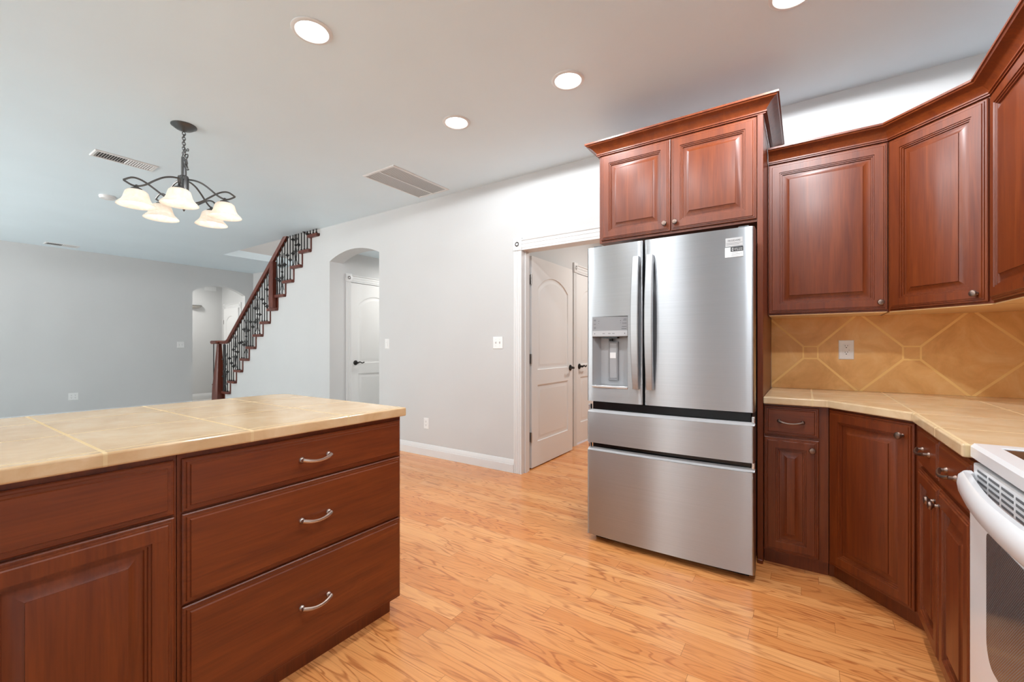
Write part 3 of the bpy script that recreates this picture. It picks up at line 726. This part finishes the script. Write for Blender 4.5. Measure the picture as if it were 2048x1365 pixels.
# after the turn z(out) points up and the rim spans y; orientation checked below
bx(.05, RGW - .05, .02, .53, .920, .9215).build('cooktop_glass', 'cook', rg)
m = MB()
for cx, cy, r in ((.2, .14, .09), (.56, .14, .11), (.2, .40, .11), (.56, .40, .09)):
    for q in (r, r * .62): m.lathe([(q, .9216), (q, .9219), (q - .002, .9219), (q - .002, .9216)], 32, 'z', (cx, cy, 0), False, False)
m.build('burner_rings', 'ink', rg)
vp = bx(.006, RGW - .006, -.004, .03, .800, .872).build('vent_panel', 'white', rg, bevel=.004)
m = MB()
for g in range(8):
    for r_ in range(4): m.box(.045 + g * .086, .045 + g * .086 + .07, -.0052, -.003, .812 + r_ * .014, .818 + r_ * .014)
m.build('vent_slots', 'vslot', vp, smooth=0)
od = bx(.004, RGW - .004, -.012, .03, .215, .796).build('oven_door', 'white', rg, bevel=.010, seg=3)
wx0, wx1, wz0, wz1 = .150, RGW - .150, .405, .728
pts = []
for cx, cz, a0 in ((wx0 + .05, wz0 + .06, 180), (wx1 - .05, wz0 + .06, 270), (wx1 - .015, wz1 - .015, 0), (wx0 + .015, wz1 - .015, 90)):
    r = .05 if cz < .6 else .015
    for i in range(7): a = R(a0 + i * 15); pts.append((cx + r * cos(a), cz + (r * 1.2 if cz < .6 else r) * sin(a)))
MB().prism(pts, 'y', -.0135, -.010).build('door_window', 'owin', od, smooth=0)
rings = []; path = []
for i in range(9): a = i / 8 * pi / 2; path.append((.006 + .03 * (1 - cos(a)), -.006 - .020 * sin(a)))
for i in range(1, 14):
    s = i / 14; path.append((.036 + (RGW - .072) * s, -.026 - .026 * sin(pi * s)))
for i in range(9): a = pi / 2 - i / 8 * pi / 2; path.append((RGW - .036 + .03 * sin(pi / 2 - a), -.006 - .020 * sin(a)))
P = [Vector(p) for p in path]
for i, p in enumerate(P):
    d = (P[min(i + 1, len(P) - 1)] - P[max(0, i - 1)]).normalized(); nn = Vector((d.y, -d.x))
    rings.append([(p.x + nn.x * o_, p.y + nn.y * o_, .815 + h) for o_, h in ((-.012, -.030), (.004, -.034), (.013, -.022), (.016, .0), (.013, .022), (.004, .032), (-.012, .028))])
MB().loft(rings, True, True).build('door_handle', 'white', od, smooth=50)
bx(.004, RGW - .004, -.010, .03, .045, .205).build('storage_drawer', 'white', rg, bevel=.008, seg=3)
bg = bx(0, RGW, .535, .60, .924, 1.08).build('control_panel', 'white', rg, bevel=.01)
for x in (.1, .2, .56, .66): MB().lathe([(.02, 0), (.018, .018), (.004, .019)], 18, 'y', (x, 0, 0)).xf(Matrix.Scale(-1, 4, (0, 1, 0))).build('control_knob', 'white', bg, (0, .535, 1.01))

# ================================================================== ceiling fittings
def can(x, y, label, power):
    e = thing('recessed_light', label, 'recessed light', (x, y, CZ), 0, None)
    MB().lathe([(.098, 0), (.098, -.004), (.094, -.007), (.080, -.008), (.076, -.004), (.072, -.001), (.072, 0)], 40, cap0=False, cap1=False).build('trim_ring', 'trim', e)
    MB().lathe([(.072, -.0015), (.05, -.003), (.02, -.004), (.002, -.004)], 40, cap0=False).build('lens', 'can', e)
    l = bpy.data.lights.new('lamp', 'SPOT'); l.energy = power; l.color = (.93, .98, 1.03); l.spot_size = R(178); l.spot_blend = .04; l.shadow_soft_size = .03
    lo_ = bpy.data.objects.new('lamp', l); COL.objects.link(lo_); lo_.parent = e; lo_.location = (0, 0, -.036)
    return e
CANP = 21
for x, y, lb in ((-2.07, 1.244, 'recessed ceiling light at upper left, largest of those wholly in view'), (-2.06, 2.328, 'recessed ceiling light nearest the return air grille'),
                 (-1.182, 2.336, 'recessed ceiling light above and in front of the refrigerator cabinet'), (-.05, 2.335, 'recessed ceiling light cut off by the top edge of the photo')):
    can(x, y, lb, CANP if x < -.5 else CANP * 2.4)
for x, y, lb in ((-1.18, 1.244, 'recessed ceiling light over the aisle between island and refrigerator'), (-.05, 1.244, 'recessed ceiling light in front of the range'),
                 (-1.18, .15, 'recessed ceiling light over the aisle beside the camera')):
    can(x, y, lb, CANP if x < -.5 else CANP * 2.4)  # unseen recessed lights added along the ceiling grid for more kitchen light
def vent(name, label, x0, x1, y0, y1, slats_along_x, n, dark_half=True):
    e = thing(name, label, 'vent', ((x0 + x1) / 2, (y0 + y1) / 2, CZ)); hx, hy = (x1 - x0) / 2, (y1 - y0) / 2; b = .022
    m = MB()
    ring = lambda i, z: [(-hx + i, -hy + i, z), (hx - i, -hy + i, z), (hx - i, hy - i, z), (-hx + i, hy - i, z)]
    m.loft([ring(0, 0), ring(0, -.003), ring(.006, -.008), ring(b, -.008), ring(b, -.001)], False, False).build('frame', 'trim', e, smooth=25)
    bx(-hx + b, hx - b, -hy + b, hy - b, -.002, -.0005).build('duct_opening', 'ventin' if dark_half else 'ventpale', e)
    m = MB(); L = 2 * (hy - b)
    for i in range(n):
        y = -hy + b + L * (i + .5) / n; t = (.75 if i < n / 2 else -.75) if dark_half else .25; wd = L / n * (.36 if dark_half else .40)
        m.add([(-hx + b, y - wd * cos(t), -.005 - wd * sin(t) * .5), (hx - b, y - wd * cos(t), -.005 - wd * sin(t) * .5), (hx - b, y + wd * cos(t), -.005 + wd * sin(t) * .5), (-hx + b, y + wd * cos(t), -.005 + wd * sin(t) * .5)], [(0, 1, 2, 3)])
    m.build('slats', 'trim', e, smooth=0)
    if not dark_half: bx(-.008, .008, -hy + b, hy - b, -.009, -.003).build('centre_bar', 'trim', e)
    return e
vent('ceiling_register', 'slotted white ceiling register left of the chandelier', -4.93, -4.75, 1.0, 1.42, True, 22)
vent('ceiling_register', 'small ceiling register near the top of the far left wall', -9.76, -9.56, 1.46, 1.84, True, 18)
vent('return_air_grille', 'large white return air grille in ceiling above the white wall', -3.43, -3.0, 2.56, 3.28, True, 46, False)
e = thing('smoke_detector', 'round white smoke detector on ceiling left of the chandelier', 'smoke detector', (-6.14, 1.39, CZ))
MB().lathe([(.07, 0), (.07, -.012), (.06, -.028), (.03, -.032), (.002, -.032)], 30, cap0=False).build('cover', 'trim', e)
MB().lathe([(.02, -.0315), (.02, -.034), (.002, -.034)], 16, cap0=False).build('test_button', 'plate', e)

# ================================================================== chandelier
CHX, CHY = -3.725, 1.257
ch = thing('chandelier', 'five-shade pewter chandelier with white glass bell shades', 'chandelier', (CHX, CHY, CZ))
zz = lambda z: z - CZ
MB().lathe([(.078, 0), (.078, -.006), (.068, -.012), (.064, -.016), (.05, -.026), (.022, -.032), (.014, -.04), (.004, -.042)], 32, cap0=False).build('canopy', 'pewter', ch)
m = MB()
for i in range(9):
    z = -.045 - i * .018; rr = [(.010 * cos(a) if i % 2 else 0, 0 if i % 2 else .010 * cos(a), z - .012 + .013 * sin(a)) for a in [2 * pi * k / 10 for k in range(11)]]
    m.tube(rr, .003, 6)
m.build('chain', 'pewter', ch)
m = MB().tube([(.024 * cos(a), .006 * sin(a), zz(2.58) + .024 * sin(a)) for a in [2 * pi * k / 16 for k in range(17)]], .003, 6)
m.build('hanging_loop', 'pewter', ch)
m = MB(); pts = []
for i in range(60):
    u = i / 59; a = u * 26; pts.append((.042 + .022 * sin(a * .9) + .016 * u, .012 * cos(a), zz(2.60) - .15 * u + .016 * sin(a * 1.3)))
m.tube([(0.008, 0, -.16), (.02, 0, -.18)] + pts, .0035, 5); m.build('spare_chain', 'pewter', ch)
MB().lathe([(.004, zz(2.565)), (.016, zz(2.56)), (.0165, zz(2.43)), (.026, zz(2.425)), (.03, zz(2.415)), (.03, zz(2.26)), (.024, zz(2.235)), (.012, zz(2.225)), (.008, zz(2.21)), (.012, zz(2.195)), (.006, zz(2.175)), (.002, zz(2.17))], 20).build('column', 'pewter', ch)
def bez(pts, n=8):   # Catmull-Rom through (r, z)
    out = []
    for i in range(len(pts) - 1):
        p0 = pts[max(0, i - 1)]; p1 = pts[i]; p2 = pts[i + 1]; p3 = pts[min(len(pts) - 1, i + 2)]
        for k in range(n):
            t = k / n
            out.append(tuple(.5 * (2 * p1[j] + (p2[j] - p0[j]) * t + (2 * p0[j] - 5 * p1[j] + 4 * p2[j] - p3[j]) * t * t + (3 * p1[j] - p0[j] - 3 * p2[j] + p3[j]) * t ** 3) for j in (0, 1)))
    return out + [pts[-1]]
up = bez([(.028, 2.402), (.07, 2.398), (.116, 2.381), (.165, 2.345), (.209, 2.306), (.249, 2.283), (.285, 2.28), (.33, 2.302)])
lo = bez([(.028, 2.235), (.07, 2.235), (.115, 2.252), (.165, 2.285), (.209, 2.314), (.25, 2.331), (.288, 2.33), (.33, 2.302)])
for k in range(5):
    ang = R(86 + 34.2 + 72 * k); ca, sa = cos(ang), sin(ang)
    m = MB()
    for ln in (up, lo): m.tube([(r * ca, r * sa, zz(z)) for r, z in ln], .0062, 8)
    arm = m.build('arm', 'pewter', ch)
    cx, cy = .262 * ca, .262 * sa
    MB().lathe([(.006, zz(2.288)), (.009, zz(2.28)), (.012, zz(2.272)), (.03, zz(2.262)), (.034, zz(2.25)), (.034, zz(2.243))], 20, c=(cx, cy, 0)).build('shade_holder', 'pewter', arm)
    pr = [(.030, 2.25), (.05, 2.248), (.062, 2.236), (.068, 2.215), (.073, 2.195), (.082, 2.178), (.096, 2.163), (.106, 2.152), (.109, 2.146), (.105, 2.147), (.094, 2.158), (.079, 2.175), (.070, 2.194), (.065, 2.214), (.059, 2.233), (.048, 2.244), (.03, 2.246)]
    MB().lathe([(r, zz(z)) for r, z in pr], 36, c=(cx, cy, 0), cap0=False, cap1=False).build('glass_shade', 'shade', arm, smooth=60)
    MB().lathe([(.012, zz(2.243)), (.014, zz(2.22)), (.026, zz(2.205)), (.032, zz(2.185)), (.03, zz(2.17)), (.018, zz(2.156)), (.003, zz(2.152))], 18, c=(cx, cy, 0)).build('bulb', 'bulb', arm)
    l = bpy.data.lights.new('bulb_light', 'POINT'); l.energy = .45; l.color = (1, .95, .88); l.shadow_soft_size = .034
    lo_ = bpy.data.objects.new('bulb_light', l); COL.objects.link(lo_); lo_.parent = ch; lo_.location = (cx, cy, zz(2.135))

# ================================================================== plates on the walls
def wallplate(name, label, cat, loc, rotz, w, h, kind):
    e = thing(name, label, cat, loc, rotz)
    MB().rect(-w / 2, w / 2, -h / 2, h / 2, [(0, 0), (0, .003), (.003, .006), (.006, .006)]).build('cover_plate', 'plate', e, smooth=25)
    if kind == 'toggle1' or kind == 'toggle2':
        for x in ((0,) if kind == 'toggle1' else (-.023, .023)):
            bx(x - .005, x + .005, -.0068, -.005, -.012, .012).build('toggle_slot', 'lgrey', e)
            m = MB().prism([(-.006, -.003), (-.006, .006), (-.018, .010), (-.018, .004)], 'x', x - .004, x + .004); m.build('toggle', 'plate', e)
            m = MB()
            for z in (-.03, .03): m.lathe([(.0028, -.0068), (.002, -.0074)], 10, 'y', (x, 0, z))
            m.build('screws', 'lgrey', e)
    if kind == 'rocker':
        bx(-.017, .017, -.0085, -.005, -.033, .033).build('rocker', 'plate', e, bevel=.001); bx(-.004, .004, -.0095, -.008, .012, .016).build('indicator', 'lgrey', e)
    if kind in ('duplex', 'gfci', 'multi'):
        if kind == 'gfci': bx(-.0175, .0175, -.008, -.005, -.034, .034).build('receptacle_face', 'plate', e, bevel=.001)
        for x in ((0,) if kind != 'multi' else (-.023, .023)):
            for z in (-.02, .02):
                if kind != 'gfci': MB().lathe([(.0165, -.0065), (.0165, -.0085), (.002, -.0086)], 18, 'y', (x, 0, z)).build('receptacle', 'plate', e)
                m = MB().box(x - .0072, x - .0052, -.0092, -.008, z + .001, z + .009).box(x + .0052, x + .0072, -.0092, -.008, z + .002, z + .009)
                m.lathe([(.003, -.008), (.003, -.0092), (.001, -.0093)], 8, 'y', (x, 0, z - .006)); m.build('slots', 'slot', e, smooth=0)
        if kind == 'gfci': bx(.012, .0145, -.0088, -.008, -.003, 0).build('test_light', 'slot', e); bx(-.008, .008, -.0088, -.0078, -.005, .004).build('test_button', 'plate', e)
    return e
wallplate('light_switch', 'single white light switch on the wall right of the arch', 'light switch', (-4.086, WY, 1.225), 0, .072, .117, 'rocker')
wallplate('light_switch', 'double white toggle switch left of the pantry doorway', 'light switch', (-2.470, WY, 1.229), 0, .116, .117, 'toggle2')
wallplate('wall_outlet', 'white duplex outlet low on the wall beyond the island corner', 'outlet', (-3.44, WY, .352), 0, .072, .117, 'duplex')
wallplate('wall_outlet', 'white outlet on the tan tile backsplash', 'outlet', (.205, 3.383, 1.171), 0, .076, .119, 'gfci')
wallplate('wall_outlet', 'white four-socket outlet low on the far left wall', 'outlet', (FX, 1.84, .37), R(90), .117, .117, 'multi')
wallplate('light_switch', 'double light switch on the far wall beside the arched hall opening', 'light switch', (FX, 3.322, 1.228), R(90), .117, .117, 'toggle2')
# hall sconce and hall grille beyond the far arch
e = thing('wall_sconce', 'small white half-bowl wall sconce seen through the far arch', 'wall sconce', (-11.4, 4.03, 2.05), R(90))
m = MB(); rings = []
for r, z in ((.01, 0), (.06, .004), (.11, .022), (.145, .05), (.155, .065)):
    rings.append([(r * cos(a), -r * sin(a) * .75, z) for a in [pi * i / 16 for i in range(17)]])
m.loft(rings, True, True).build('bowl', 'shade', e)
MB().prism([(.158 * cos(a), -.12 * sin(a)) for a in [pi * i / 16 for i in range(17)]], 'z', .065, .074).build('rim', 'dgrey', e)
e = thing('hall_grille', 'white slotted air grille high on the hall wall beyond the far arch', 'vent', (-11.4, 4.36, 2.535), R(90))
MB().rect(-.12, .12, -.05, .05, [(0, 0), (0, .008), (.012, .010), (.012, .004)]).build('frame', 'trim', e)
m = MB()
for i in range(6): m.box(-.108 + i * .037, -.098 + i * .037, -.0075, -.003, -.04, .04)
m.build('slats', 'trim', e)

# ---------------- unseen ceiling lamps added to brighten the adjoining spaces
def flush_light(x, y, z, label, power, r=.16):
    e = thing('flush_ceiling_light', label, 'ceiling light', (x, y, z))
    MB().lathe([(r, 0), (r, -.012), (r * .96, -.015)], 32, cap0=False, cap1=False).build('base', 'trim', e)
    MB().lathe([(r * .96, -.015), (r * .9, -.04), (r * .6, -.07), (r * .2, -.08), (.003, -.08)], 32, cap0=False).build('glass_bowl', 'bulb', e)
    l = area('lamp', (0, 0, -.09), (0, 0, 0), r * 2, r * 2, power, (1, .97, .93), 180, 'DISK'); l.parent = e
flush_light(-4.6, 4.7, 2.5, 'flush ceiling light in the passage behind the arched opening', 15)
flush_light(-1.2, 5.0, CZ, 'flush ceiling light inside the pantry', 27)
flush_light(-6.9, 4.05, 5.3, 'flush ceiling light at the top of the stairwell', 30)
flush_light(-10.75, 3.3, CZ, 'flush ceiling light in the hall beyond the far arch', 22)
# repeats carry a shared group phrase
GROUPS = {'recessed_light': 'recessed ceiling lights', 'base_cabinet': 'cherry base cabinets', 'wall_cabinet': 'cherry wall cabinets', 'light_switch': 'white wall switches',
          'wall_outlet': 'white wall outlets', 'ceiling_register': 'slotted ceiling registers', 'flush_ceiling_light': 'flush ceiling lights of the side rooms', 'tile_backsplash': 'stone tile backsplashes'}
for o in bpy.data.objects:
    g = GROUPS.get(o.name.split('.')[0])
    if g and o.parent is None: o['group'] = g
